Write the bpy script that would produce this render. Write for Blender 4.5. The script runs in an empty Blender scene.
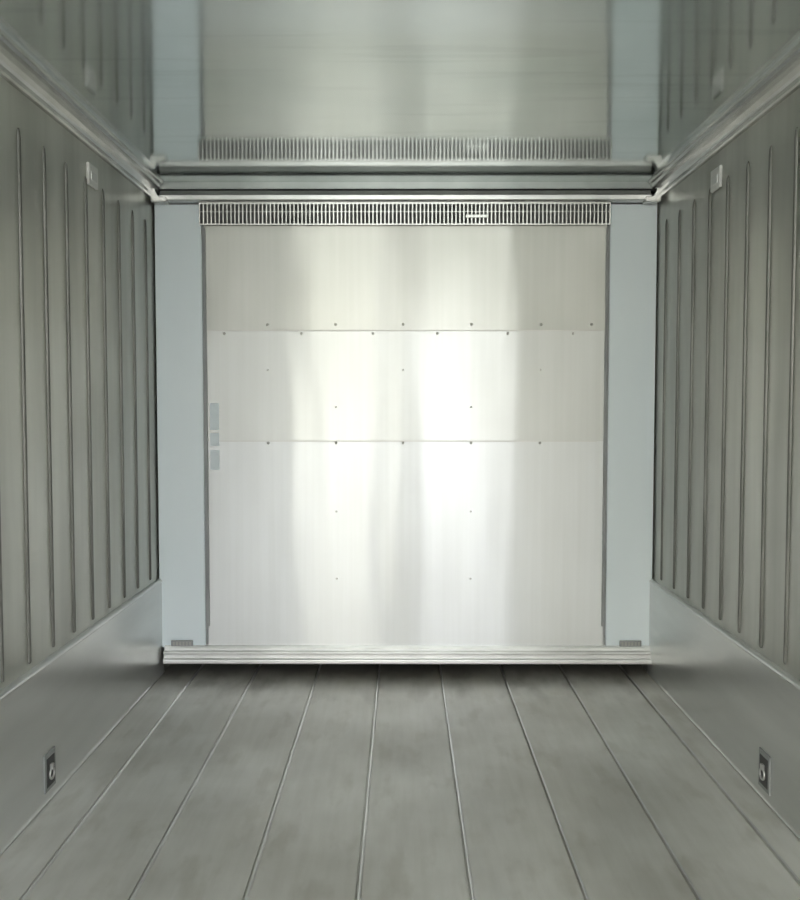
import bpy, bmesh, math, random
from mathutils import Vector
random.seed(3)
S=214.3; CX=405.5; HY=405.0; CAMZ=1.27; B=4.2
W=1.155; H=2.29; Y0=-1.3; Y1=4.95
def bx(p): return (p-CX)/S
def bz(p): return CAMZ-(p-HY)/S
scene=bpy.context.scene
scene.view_settings.view_transform='Standard'
scene.view_settings.exposure=0.0
col=scene.collection

# ---------------------------------------------------------------- helpers
def link(o,parent=None):
    col.objects.link(o)
    if parent is not None: o.parent=parent
    return o
def mesh_obj(name,verts,faces,mat,parent=None,smooth=False):
    me=bpy.data.meshes.new(name); me.from_pydata(verts,[],faces); me.update()
    bm=bmesh.new(); bm.from_mesh(me); bmesh.ops.recalc_face_normals(bm,faces=bm.faces); bm.to_mesh(me); bm.free()
    if smooth:
        for p in me.polygons: p.use_smooth=True
    me.materials.append(mat)
    return link(bpy.data.objects.new(name,me),parent)
def empty(name):
    e=bpy.data.objects.new(name,None); e.empty_display_size=.1; return link(e)
class MB:
    def __init__(s): s.v=[]; s.f=[]
    def box(s,x0,x1,y0,y1,z0,z1):
        n=len(s.v)
        s.v+=[(x0,y0,z0),(x1,y0,z0),(x1,y1,z0),(x0,y1,z0),(x0,y0,z1),(x1,y0,z1),(x1,y1,z1),(x0,y1,z1)]
        s.f+=[tuple(n+i for i in q) for q in [(0,3,2,1),(4,5,6,7),(0,1,5,4),(1,2,6,5),(2,3,7,6),(3,0,4,7)]]
    def loft(s,rings,caps=True):
        n=len(s.v); k=len(rings[0])
        for r in rings: s.v+=[tuple(p) for p in r]
        for i in range(len(rings)-1):
            for j in range(k):
                a=n+i*k+j; b=n+i*k+(j+1)%k
                s.f.append((a,b,b+k,a+k))
        if caps:
            s.f.append(tuple(n+j for j in range(k))[::-1]); s.f.append(tuple(n+(len(rings)-1)*k+j for j in range(k)))
    def dome(s,c,r,h,axis='y',seg=10):
        rings=[]
        for t in (0,.5,.85):
            rr=r*math.cos(t*math.pi/2); hh=h*math.sin(t*math.pi/2)
            ring=[]
            for j in range(seg):
                a=2*math.pi*j/seg
                ring.append((c[0]+rr*math.cos(a),c[1]-hh,c[2]+rr*math.sin(a)))
            rings.append(ring)
        s.loft(rings)
    def obj(s,name,mat,parent=None,smooth=False,bevel=0,seg=2):
        o=mesh_obj(name,s.v,s.f,mat,parent,smooth)
        if bevel:
            m=o.modifiers.new('bevel','BEVEL'); m.width=bevel; m.segments=seg; m.limit_method='ANGLE'
        return o

# ---------------------------------------------------------------- materials
def new_mat(name):
    m=bpy.data.materials.new(name); m.use_nodes=True
    nt=m.node_tree; return m,nt,nt.nodes['Principled BSDF'],nt.nodes['Material Output']
def noise_color(nt,c1,c2,scale,stretch,detail=4,lo=.35,hi=.65):
    tc=nt.nodes.new('ShaderNodeTexCoord'); mp=nt.nodes.new('ShaderNodeMapping'); mp.inputs['Scale'].default_value=stretch
    nz=nt.nodes.new('ShaderNodeTexNoise'); nz.inputs['Scale'].default_value=scale; nz.inputs['Detail'].default_value=detail
    cr=nt.nodes.new('ShaderNodeValToRGB'); cr.color_ramp.elements[0].position=lo; cr.color_ramp.elements[1].position=hi
    cr.color_ramp.elements[0].color=(*c1,1); cr.color_ramp.elements[1].color=(*c2,1)
    nt.links.new(tc.outputs['Object'],mp.inputs[0]); nt.links.new(mp.outputs[0],nz.inputs['Vector']); nt.links.new(nz.outputs['Fac'],cr.inputs[0])
    return cr.outputs[0],nz.outputs['Fac'],mp.outputs[0]
def bump(nt,fac,strength,dist):
    b=nt.nodes.new('ShaderNodeBump'); b.inputs['Strength'].default_value=strength; b.inputs['Distance'].default_value=dist
    nt.links.new(fac,b.inputs['Height']); return b.outputs[0]
def mul(nt,a,b,f=1):
    x=nt.nodes.new('ShaderNodeMix'); x.data_type='RGBA'; x.blend_type='MULTIPLY'; x.inputs[0].default_value=f
    nt.links.new(a,x.inputs[6]); nt.links.new(b,x.inputs[7]); return x.outputs[2]
def metal(name,c1,c2,rough,scale=3,stretch=(1,1,1),metallic=1,bs=0,bd=.001,spec=.5):
    m,nt,p,o=new_mat(name)
    c,f,_=noise_color(nt,c1,c2,scale,stretch)
    nt.links.new(c,p.inputs['Base Color']); p.inputs['Metallic'].default_value=metallic; p.inputs['Roughness'].default_value=rough
    if bs: nt.links.new(bump(nt,f,bs,bd),p.inputs['Normal'])
    return m
def brushed(name,c1,c2,r1,r2,mixf):
    m,nt,p,o=new_mat(name)
    c,f,_=noise_color(nt,c1,c2,1.6,(1,1,.5),3)
    cs,_,_=noise_color(nt,(.965,.965,.96),(1,1,1),12,(4,1,.08),4)
    c=mul(nt,c,cs)
    tg=nt.nodes.new('ShaderNodeCombineXYZ'); tg.inputs[2].default_value=1.0
    p.inputs['Metallic'].default_value=1; p.inputs['Roughness'].default_value=r1; p.inputs['Anisotropic'].default_value=1.0
    nt.links.new(tg.outputs[0],p.inputs['Tangent']); nt.links.new(c,p.inputs['Base Color'])
    q=nt.nodes.new('ShaderNodeBsdfPrincipled'); q.inputs['Metallic'].default_value=.3; q.inputs['Roughness'].default_value=r2
    nt.links.new(c,q.inputs['Base Color'])
    _,f2,_=noise_color(nt,(0,0,0),(1,1,1),2.2,(2.4,1,.4),1)
    nt.links.new(bump(nt,f2,.38,.01),p.inputs['Normal'])
    mx=nt.nodes.new('ShaderNodeMixShader'); mx.inputs[0].default_value=mixf
    nt.links.new(p.outputs[0],mx.inputs[1]); nt.links.new(q.outputs[0],mx.inputs[2]); nt.links.new(mx.outputs[0],o.inputs[0])
    return m
M_sheet=brushed('brushed_steel_lower_painted_bright',(.71,.72,.72),(.80,.815,.825),.25,.45,.73)  # same steel coloured whiter, painting in the glow above the sill
M_sheet2=brushed('brushed_steel_middle_painted_mid',(.65,.655,.635),(.75,.76,.745),.24,.45,.71)
M_sheet3=brushed('brushed_steel_upper_painted_dim',(.56,.56,.52),(.69,.69,.655),.24,.45,.70)  # same steel coloured greyer, painting in the dimmer light higher up
M_side=metal('pale_blue_panel',(.83,.91,.95),(.88,.95,.98),.35,2,(1,1,.4),metallic=0)
M_wall=metal('wall_liner_steel',(.39,.395,.36),(.57,.575,.53),.33,1.5,(1,3.2,.3),metallic=.65,bs=.06,bd=.01)
M_rib=metal('rib_steel_painted_shade',(.16,.16,.145),(.24,.235,.22),.4,4,metallic=.4)  # darker than the wall steel: rib shadow lines painted into the colour
M_kick=metal('scuff_liner_aluminium',(.62,.63,.62),(.77,.78,.77),.28,2.5,(1,.3,2),metallic=.65)
def ceil_mat():
    m,nt,p,o=new_mat('ceiling_steel')
    c,f,_=noise_color(nt,(.64,.70,.69),(.73,.78,.77),2,(1,1,1))
    c2,f2,_=noise_color(nt,(.88,.89,.885),(1,1,1),2.0,(.6,9,1),4,.34,.44)
    nt.links.new(mul(nt,c,c2,.65),p.inputs['Base Color'])
    p.inputs['Metallic'].default_value=.88; p.inputs['Roughness'].default_value=.105
    nt.links.new(bump(nt,f,.08,.01),p.inputs['Normal'])
    return m
M_ceil=ceil_mat()
M_trim=metal('trim_aluminium',(.60,.60,.59),(.73,.73,.72),.3,5,metallic=.8)
M_cove=metal('cove_trim_aluminium',(.48,.48,.465),(.60,.60,.585),.26,5,metallic=.85)
M_flash=metal('flashing_steel',(.30,.32,.31),(.38,.40,.39),.35,5,metallic=.7)
M_bright=metal('bright_aluminium',(.74,.74,.73),(.86,.86,.85),.28,5,metallic=.8)
M_dark=metal('dark_gap',(.07,.07,.07),(.10,.10,.10),.7,5,metallic=0)
M_grey=metal('grey_plastic',(.30,.31,.31),(.38,.39,.39),.5,5,metallic=0)
M_rivet=metal('rivet_steel',(.42,.41,.39),(.50,.49,.47),.4,5,metallic=.5)
M_white=metal('white_plastic',(.72,.72,.70),(.8,.8,.78),.45,5,metallic=0)
M_label=metal('pale_label',(.66,.74,.77),(.73,.80,.83),.4,5,metallic=0)
M_ground=metal('concrete_ground',(.46,.46,.44),(.58,.57,.55),.9,2,metallic=0)
M_paint=metal('white_door_paint',(.60,.63,.65),(.70,.73,.75),.45,2,metallic=0)
M_frame=metal('door_frame_paint',(.20,.24,.27),(.27,.31,.34),.5,2,metallic=0)
M_rubber=metal('black_rubber',(.02,.02,.02),(.04,.04,.04),.6,4,metallic=0)
def floor_mat():
    m,nt,p,o=new_mat('worn_floor_planks_painted_shade')
    c,f,_=noise_color(nt,(.61,.605,.58),(.76,.755,.73),2.2,(1.6,.6,1),7,.3,.7)
    c2,f2,_=noise_color(nt,(.86,.855,.83),(1,1,1),9,(4,.35,1),5,.35,.6)
    c3,f3,_=noise_color(nt,(.88,.87,.835),(1.14,1.14,1.13),1.3,(1,1,1),8,.40,.62)
    c4,f4,_=noise_color(nt,(.84,.83,.80),(1,1,1),6,(1.6,.6,1),9,.34,.46)
    a=mul(nt,mul(nt,mul(nt,c,c2,.4),c3),c4,.75)
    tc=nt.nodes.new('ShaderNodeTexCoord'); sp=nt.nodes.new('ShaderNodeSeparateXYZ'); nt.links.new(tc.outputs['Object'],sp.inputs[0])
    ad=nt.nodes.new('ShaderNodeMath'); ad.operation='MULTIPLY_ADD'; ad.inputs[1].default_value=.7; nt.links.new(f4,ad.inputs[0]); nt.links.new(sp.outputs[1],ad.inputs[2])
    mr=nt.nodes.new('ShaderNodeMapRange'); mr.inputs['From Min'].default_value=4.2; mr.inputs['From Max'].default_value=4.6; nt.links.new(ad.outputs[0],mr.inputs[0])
    cr=nt.nodes.new('ShaderNodeValToRGB'); cr.color_ramp.elements[0].color=(1,1,1,1); cr.color_ramp.elements[1].color=(.40,.39,.37,1)  # shadow by the bulkhead painted into the floor colour, broken up with dirt
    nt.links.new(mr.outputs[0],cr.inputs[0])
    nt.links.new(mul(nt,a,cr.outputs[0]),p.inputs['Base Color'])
    p.inputs['Metallic'].default_value=.15; p.inputs['Roughness'].default_value=.40
    nt.links.new(bump(nt,f2,.1,.003),p.inputs['Normal'])
    return m
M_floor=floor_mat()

# ---------------------------------------------------------------- room shell
seams=[bx(v) for v in (192,252,315,377,440,503,565,628)]
edges=[-W]+seams+[W]
prof=[]
for i in range(len(edges)-1):
    a,b=edges[i],edges[i+1]
    g=.0026
    prof+=[(a+g,-.006),(a+g,0),(b-g,0),(b-g,-.006)]
v=[];f=[]
ys=[Y0,Y1]
for y in ys:
    for (x,z) in prof: v.append((x,y,z))
n=len(prof)
for i in range(n-1): f.append((i,i+1,n+i+1,n+i))
k=len(v)
v+=[(-W,Y0,-.12),(W,Y0,-.12),(W,Y1,-.12),(-W,Y1,-.12)]
f.append((k,k+1,k+2,k+3)); 
f.append(tuple([k]+list(range(0,n))+[k+1])[::-1]); f.append(tuple([k+3]+list(range(n,2*n))+[k+2]))
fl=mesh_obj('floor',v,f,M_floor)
m=MB()
for s_ in seams:
    a=s_+.0025
    m.loft([[(a,y,-.002),(a+.001,y,.004),(a+.002,y,.0055),(a+.006,y,.0055),(a+.008,y,.004),(a+.011,y,-.002)] for y in (Y0,B+.3)])
m.obj('plank_ridges',M_trim,fl)

m=MB(); m.box(-W-.08,W+.08,Y0,Y1,H,H+.08); m.obj('ceiling',M_ceil)
WI=W+.012
rib_y=[4.07-.19*k for k in range(28)]
def wall(side,name):
    m=MB(); x=WI*side
    m.box(min(x,x+.08*side),max(x,x+.08*side),Y0,Y1,-.12,H)
    o=m.obj(name,M_wall)
    r=MB(); zb,zt=.472,2.10
    for y in rib_y:
        rings=[]
        for z,s in ((zb,.4),(zb+.002,.8),(zb+.007,1),(zt-.03,1),(zt-.01,.8),(zt,.3)):
            w=.0070*s; h=.0075*s
            ring=[(x+.002*side,y-w*1.2,z)]
            for t in (0,30,60,90,120,150,180):
                a=math.radians(t); ring.append((x-side*h*math.sin(a)**.7 if t not in(0,180) else x-side*.0003, y-w*math.cos(a),z))
            ring.append((x+.002*side,y+w*1.2,z))
            rings.append(ring)
        r.loft(rings)
    r.obj('rib_beads',M_rib,o,smooth=True)
    return o
wall(-1,'wall_left'); wall(1,'wall_right')
m=MB(); m.box(-W-.08,W+.08,Y1,Y1+.06,-.12,H+.08); m.obj('wall_back',M_dark)

kz=bz(582)
for side,name in ((-1,'baseboard_left'),(1,'baseboard_right')):
    pr=[(WI,0.0),(W-.010,0.0),(W-.010,.004),(W-.008,.006),(W-.006,.012),(W-.006,kz-.012),(W-.010,kz-.006),(W-.008,kz),(W,kz+.004),(WI,kz+.004)]
    m=MB(); m.loft([[(side*p[0],y,p[1]+.003) for p in pr] for y in (Y0,B+.02)])
    m.obj(name,M_kick)
for side,name in ((-1,'trim_1'),(1,'trim_2')):
    pr=[(WI,H-.078),(WI-.014,H-.078),(WI-.018,H-.072),(WI-.018,H-.058),(WI-.026,H-.052),(WI-.036,H-.040),(WI-.043,H-.026),(WI-.046,H-.014),(WI-.056,H-.010),(WI-.058,H-.005),(WI-.058,H),(WI,H)]
    m=MB(); m.loft([[(side*p[0],y,p[1]) for p in pr] for y in (Y0,B-.03)])
    m.obj(name,M_cove)

# ---------------------------------------------------------------- bulkhead
bh=empty('bulkhead_panel')
zb=bz(650); zt=bz(207)
def sheet(name,x0,x1,z0,z1,y,th,mat):
    m=MB(); m.box(x0,x1,y,y+th,z0,z1); return m.obj(name,mat,bh,bevel=.0015)
xl,xr=bx(206),bx(605)
sheet('lower_sheet',xl,xr,zb,bz(438),B,.02,M_sheet)
sheet('middle_sheet',xl,xr,bz(441),bz(328.5),B-.003,.02,M_sheet2)
sheet('upper_sheet',xl,xr,bz(331),bz(228),B-.006,.026,M_sheet3)
sheet('side_sheet_left',bx(157),bx(203),zb,zt,B,.03,M_side)
sheet('side_sheet_right',bx(608),bx(654),zb,zt,B,.03,M_side)
sheet('edge_channel_left',bx(202.6),bx(206.2),zb,zt,B+.012,.02,M_grey)
sheet('edge_channel_right',bx(604.8),bx(608.4),zb,zt,B+.012,.02,M_grey)
m=MB(); m.box(bx(158),bx(654),B+.035,B+.07,zb,zt); m.obj('core',M_dark,bh)
m=MB()
for px in (207.0,604.0):
    m.box(bx(px)-.0035,bx(px)+.0035,B-.012,B,bz(628),bz(230))
m.obj('edge_beads',M_grey,bh,bevel=.0015)
m=MB(); m2=MB()
rv=[(p,325) for p in (268,336,403,471,540,590)]+[(p,334) for p in (225,302,373,437,507,572)]
rv+=[(p,443) for p in (268,336,403,471,540)]
rs=[(p,370) for p in (268,403,540)]+[(p,407) for p in (336,471)]
rs+=[(p,512) for p in (336,471)]+[(p,580) for p in (336,471)]
for mm,lst,rad in ((m,rv,.0065),(m2,rs,.005)):
    for px,py in lst:
        yy=B-(.006 if py<331 else .003 if py<440 else 0)
        mm.dome((bx(px),yy,bz(py)),rad,.0035)
m.obj('rivets',M_rivet,bh,smooth=True); m2.obj('small_rivets',M_rivet,bh,smooth=True)
m=MB()
m.box(xl+.06,xr-.04,B-.0045,B-.002,bz(441.6),bz(440.6)); m.box(xl,xr-.02,B-.0075,B-.004,bz(331.6),bz(330.6))
m.obj('seam_shadow_strips',M_rivet,bh)  # solid dark strips drawn in as the shadow line at the sheet laps

vg=empty('ventilation_grille')
gz0,gz1=bz(228),bz(206.5); gx0,gx1=bx(203),bx(606)
m=MB(); m.box(gx0,gx1,B-.016,B-.013,gz0,gz1); m.obj('recess',M_dark,vg)
m=MB()
N=104; pitch=(gx1-gx0)/N
for i in range(N+1):
    x=gx0+i*pitch; m.box(x-.0029,x+.0029,B-.030,B-.016,gz0,gz1)
mid=(gz0+gz1)/2+.008
m.box(gx0,gx1,B-.032,B-.016,gz0-.001,gz0+.004); m.box(gx0,gx1,B-.032,B-.016,gz1-.008,gz1+.001); m.box(gx0,gx1,B-.031,B-.018,mid-.0015,mid+.0015)
m.obj('bars',M_cove,vg)
m=MB(); m.box(bx(464),bx(487),B-.034,B-.028,gz0+.03,gz1-.055); m.obj('name_plate',M_cove,vg,bevel=.002)

# header rail
m=MB(); zt0=bz(206.0)
pr=[(B-.045,zt0),(B-.055,zt0+.006),(B-.055,zt0+.026),(B-.045,zt0+.036),(B-.040,zt0+.046),(B-.034,zt0+.050),(B+.03,zt0+.050),(B+.03,zt0)]
m.loft([[(x,p[0],p[1]) for p in pr] for x in (bx(165),bx(645))]); m.obj('trim_3',M_trim,bevel=.002)
m=MB(); m.box(-W,W,B-.02,B+.03,zt0+.062,H); m.obj('header_flashing',M_flash)
m=MB(); m.box(-W,W,B-.012,B+.03,zt0+.050,zt0+.062); m.obj('header_gasket',M_rubber)
for sx in (-1,1):
    m=MB()
    pr=[(0,0),(.07,0),(.07,.022),(.035,.026),(.022,.05),(.022,.085),(0,.085)]
    x0=sx*(W-.002)
    m.loft([[(x0-sx*p[0],y,zt0-.012+p[1]) for p in pr] for y in (B-.09,B-.03)])
    m.obj('corner_bracket',M_cove,bevel=.003)

m=MB(); z0,z1=bz(665),bz(648)
pr=[(B+.03,z0),(B-.040,z0),(B-.044,z0+.004),(B-.044,z0+.020),(B-.040,z0+.024),(B-.028,z0+.026),(B-.028,z0+.044),(B-.036,z0+.048),(B-.036,z0+.056),(B-.018,z0+.060),(B-.018,z1-.008),(B-.014,z1),(B+.03,z1)]
m.loft([[(x,p[0],p[1]) for p in pr] for x in (bx(162),bx(652))]); m.obj('trim_4',M_bright,bevel=.0012)
for px in (180,632):
    e=empty('drain_cover')
    c=bx(px); m=MB(); m.box(c-.052,c+.052,B-.020,B-.0125,bz(648),bz(642)); m.obj('plate',M_grey,e,bevel=.003)
    m=MB()
    for k in range(6): m.box(c-.042+k*.0155,c-.034+k*.0155,B-.0225,B-.018,bz(647),bz(643.5))
    m.obj('slots',M_rivet,e)
e=empty('warning_label')
m=MB()
for (a,b_) in ((403,430),(433,446),(450,470)):
    m.box(bx(210),bx(219),B-.0042 if b_<440 else B-.0045,B-.0028 if b_<440 else B+.001,bz(b_),bz(a))
m.obj('stickers',M_label,e)

# ---------------------------------------------------------------- side-wall fittings
for s in (-1,1):
    e=empty('wall_sensor')
    x=s*WI; y=3.37 if s<0 else 3.42; z=2.115
    m=MB(); m.box(min(x,x-s*.012),max(x,x-s*.012),y-.05,y+.05,z-.04,z+.04); m.obj('housing',M_white,e,bevel=.004)
    m=MB(); m.box(min(x,x-s*.014),max(x,x-s*.014),y-.03,y+.03,z-.02,z+.012); m.obj('window',M_trim,e,bevel=.002)
    e=empty('lashing_ring')
    x=s*(W-.006); y=2.83; zc=.10
    m=MB(); m.box(min(x,x-s*.006),max(x,x-s*.006),y-.045,y+.045,zc-.062,zc+.062); m.obj('plate',M_grey,e,bevel=.003)
    m=MB(); m.box(min(x-s*.005,x-s*.0075),max(x-s*.005,x-s*.0075),y-.032,y+.032,zc-.048,zc+.045); m.obj('recess',M_dark,e,bevel=.001)
    R=.017; r=.0035; sg=20
    v=[];f=[]
    for i in range(sg):
        a=2*math.pi*i/sg
        for j in range(8):
            b_=2*math.pi*j/8
            v.append((x-s*.011+r*math.sin(b_), y+(R+r*math.cos(b_))*math.cos(a), zc-.01+(R+r*math.cos(b_))*math.sin(a)))
    for i in range(sg):
        for j in range(8):
            f.append((i*8+j,i*8+(j+1)%8,((i+1)%sg)*8+(j+1)%8,((i+1)%sg)*8+j))
    mesh_obj('ring',v,f,M_trim,e,smooth=True)
    m=MB(); m.box(min(x-s*.006,x-s*.016),max(x-s*.006,x-s*.016),y-.009,y+.009,zc+.004,zc+.022); m.obj('clip',M_trim,e,bevel=.002)

# ---------------------------------------------------------------- door end (behind the camera)
m=MB()
m.box(-W-.10,-W+.05,Y0-.08,Y0,-.12,H+.08); m.box(W-.05,W+.10,Y0-.08,Y0,-.12,H+.08)
m.box(-W+.05,W-.05,Y0-.08,Y0,H-.05,H+.08); m.box(-W+.05,W-.05,Y0-.08,Y0,-.12,-.004)
m.obj('door_frame',M_frame,bevel=.006)
for s,name in ((-1,'door_1'),(1,'door_2')):
    a=math.radians(60)
    o=empty(name); o.location=(s*(W+.09),Y0-.10,0)
    d=Vector((s*math.sin(a),-math.cos(a),0)); nrm=Vector((d.y,-d.x,0))
    m=MB(); L=1.12; t=.04
    def P(u,w,z): q=d*u+nrm*w; return (q.x,q.y,z)
    def slab(mb,u0,u1,w0,w1,z0,z1):
        n=len(mb.v); mb.v+=[P(u0,w0,z0),P(u1,w0,z0),P(u1,w1,z0),P(u0,w1,z0),P(u0,w0,z1),P(u1,w0,z1),P(u1,w1,z1),P(u0,w1,z1)]
        mb.f+=[tuple(n+i for i in q) for q in [(0,3,2,1),(4,5,6,7),(0,1,5,4),(1,2,6,5),(2,3,7,6),(3,0,4,7)]]
    slab(m,.02,L,-t,t,-.05,H); m.obj('leaf',M_paint,o,bevel=.008)
    m=MB()
    for u in (.35,.8): slab(m,u-.015,u+.015,-t-.03,-t-.003,-.03,H-.03)
    m.obj('locking_bars',M_bright,o,bevel=.006)
m=MB(); m.box(-30,30,-50,14,-1.3,-1.2); m.obj('ground',M_ground)

# ---------------------------------------------------------------- photographer reflected in the bulkhead
ph=empty('photographer')
PY=-.55; PX=0.0
def skin(name,pts,edges_,rad,mat,sub=2,root=0):
    me=bpy.data.meshes.new(name); me.from_pydata([(PX+p[0],PY+p[1],p[2]) for p in pts],edges_,[]); me.update()
    o=bpy.data.objects.new(name,me); link(o,ph)
    sk=o.modifiers.new('skin','SKIN'); sk.use_smooth_shade=True
    for i,r in enumerate(rad):
        rr=r if isinstance(r,tuple) else (r,r)
        me.skin_vertices[0].data[i].radius=rr
        me.skin_vertices[0].data[i].use_root=(i==root)
    ss=o.modifiers.new('sub','SUBSURF'); ss.levels=sub; ss.render_levels=sub
    me.materials.append(mat); return o
M_cloth=metal('dark_jacket',(.10,.11,.13),(.14,.15,.17),.9,6,metallic=0)
M_trous=metal('dark_trousers',(.10,.10,.11),(.14,.14,.15),.9,6,metallic=0)
M_skin=metal('skin',(.55,.36,.27),(.6,.4,.3),.5,6,metallic=0)
M_hair=metal('dark_hair',(.02,.015,.01),(.04,.03,.02),.6,20,metallic=0)
skin('jacket',[(0,0,.86),(0,0,1.0),(0,0,1.18),(0,0,1.32),(0,.0,1.38),
  (-.17,0,1.32),(-.22,.03,1.08),(-.12,.22,1.14),(.17,0,1.32),(.22,.03,1.08),(.12,.22,1.14)],
  [(0,1),(1,2),(2,3),(3,4),(3,5),(5,6),(6,7),(3,8),(8,9),(9,10)],
  [(.16,.11),(.14,.10),(.16,.11),(.13,.09),.06,.06,.05,.036,.06,.05,.036],M_cloth)
skin('trousers',[(0,0,.88),(-.09,0,.80),(-.10,.01,.46),(-.10,-.01,.08),(.09,0,.80),(.10,.01,.46),(.10,-.01,.08)],
  [(0,1),(1,2),(2,3),(0,4),(4,5),(5,6)],[(.15,.11),.088,.06,.045,.088,.06,.045],M_trous)
for sx in (-1,1):
    skin('shoe',[(sx*.10,-.05,.048),(sx*.105,.05,.045),(sx*.115,.16,.035)],[(0,1),(1,2)],[.04,.042,.032],M_rubber)
    bx0,by0,bz0=sx*.105,.245,1.155
    pts=[(bx0,by0,bz0),(sx*.08,.285,1.185)]; ed=[(0,1)]; rd=[.024,.026]
    skin('palm',pts,ed,rd,M_skin,1)
    for k in range(4):
        zz=1.205-.019*k; l=(.9,1,.95,.8)[k]
        skin('finger_%d'%(k+1),[(sx*.08,.285,zz),(sx*.065,.31,zz+.005),(sx*(.065-.025*l),.318,zz+.004),(sx*(.05-.03*l),.306,zz)],[(0,1),(1,2),(2,3)],[.009,.009,.008,.007],M_skin,1)
    skin('thumb',[(sx*.09,.27,1.185),(sx*.075,.268,1.215),(sx*.05,.285,1.225)],[(0,1),(1,2)],[.012,.010,.008],M_skin,1)
m=MB(); m.box(PX-.075,PX+.075,PY+.290,PY+.299,1.15,1.222); m.obj('phone',M_rubber,ph,bevel=.004)
skin('neck',[(0,0,1.34),(0,.01,1.44)],[(0,1)],[.052,.05],M_skin)
me=bpy.data.meshes.new('head'); bm=bmesh.new(); bmesh.ops.create_uvsphere(bm,u_segments=32,v_segments=24,radius=1)
for q in bm.verts:
    x,y,z=q.co; n=math.exp(-((x/.16)**2+((z+.05)/.22)**2))*(1 if y>0 else 0)
    eye=sum(math.exp(-(((x-e)/.14)**2+((z-.08)/.1)**2)) for e in (-.38,.38))*(1 if y>0 else 0)
    w=1-.28*max(0,-z); q.co=(x*.075*w, y*.092*(1-.1*max(0,-z))+.022*n-.008*eye, z*.112)
bm.to_mesh(me); bm.free()
for p in me.polygons:p.use_smooth=True
me.materials.append(M_skin); o=bpy.data.objects.new('head',me); o.location=(PX,PY+.02,1.50); link(o,ph)
me=bpy.data.meshes.new('hair'); bm=bmesh.new(); bmesh.ops.create_uvsphere(bm,u_segments=32,v_segments=24,radius=1)
bmesh.ops.delete(bm,geom=[q for q in bm.verts if (q.co.y>.35 and q.co.z<.45) or q.co.z<-.5],context='VERTS')
for q in bm.verts: q.co=(q.co.x*.084,q.co.y*.100,q.co.z*.122)
bm.to_mesh(me); bm.free()
for p in me.polygons:p.use_smooth=True
me.materials.append(M_hair); o=bpy.data.objects.new('hair',me); o.location=(PX,PY+.014,1.506); link(o,ph)
for sx in(-1,1):
    skin('ear',[(sx*.076,.01,1.475),(sx*.08,.008,1.505)],[(0,1)],[.009,.012],M_skin,1)
    me=bpy.data.meshes.new('eye'); bm=bmesh.new(); bmesh.ops.create_uvsphere(bm,u_segments=12,v_segments=8,radius=.011); bm.to_mesh(me); bm.free()
    me.materials.append(M_hair); o=bpy.data.objects.new('eye',me); o.location=(PX+sx*.028,PY+.094,1.509); link(o,ph)
skin('mouth',[(-.02,.096,1.447),(0,.102,1.447),(.02,.096,1.447)],[(0,1),(1,2)],[.004,.006,.004],M_skin,1)

# ---------------------------------------------------------------- daylight
w=bpy.data.worlds.new('tinted_overcast_sky'); scene.world=w; w.use_nodes=True
nt=w.node_tree; bg=nt.nodes['Background']
tc=nt.nodes.new('ShaderNodeTexCoord'); sp=nt.nodes.new('ShaderNodeSeparateXYZ'); cr=nt.nodes.new('ShaderNodeValToRGB')
mr=nt.nodes.new('ShaderNodeMapRange'); mr.inputs['From Min'].default_value=-.2; mr.inputs['From Max'].default_value=1
nt.links.new(tc.outputs['Generated'],sp.inputs[0]); nt.links.new(sp.outputs[2],mr.inputs[0]); nt.links.new(mr.outputs[0],cr.inputs[0])
e=cr.color_ramp.elements; e[0].position=.1; e[0].color=(.75,.75,.71,1); e[1].position=.6; e[1].color=(.96,.985,1,1)
x=cr.color_ramp.elements.new(.2); x.color=(.985,.99,.985,1)
c2=nt.nodes.new('ShaderNodeValToRGB'); mr2=nt.nodes.new('ShaderNodeMapRange'); mr2.inputs['From Min'].default_value=-.5; mr2.inputs['From Max'].default_value=.5
nt.links.new(sp.outputs[0],mr2.inputs[0]); nt.links.new(mr2.outputs[0],c2.inputs[0])
e=c2.color_ramp.elements; e[0].position=.44; e[0].color=(1,.975,.88,1); e[1].position=.52; e[1].color=(.99,.99,1,1)  # warm left side added to yellow the streak reflected in the bulkhead
mx=nt.nodes.new('ShaderNodeMix'); mx.data_type='RGBA'; mx.blend_type='MULTIPLY'; mx.inputs[0].default_value=1
nt.links.new(cr.outputs[0],mx.inputs[6]); nt.links.new(c2.outputs[0],mx.inputs[7]); nt.links.new(mx.outputs[2],bg.inputs[0])
bg.inputs[1].default_value=7.2

# ---------------------------------------------------------------- camera
cam=bpy.data.cameras.new('camera'); cam.lens=36; cam.sensor_width=36; cam.sensor_fit='AUTO'; cam.clip_start=.02
co=bpy.data.objects.new('camera',cam); link(co); co.location=(-.012,0,CAMZ)
co.rotation_euler=(math.radians(90)-math.atan(45/900),0,math.atan(3/900))
scene.camera=co
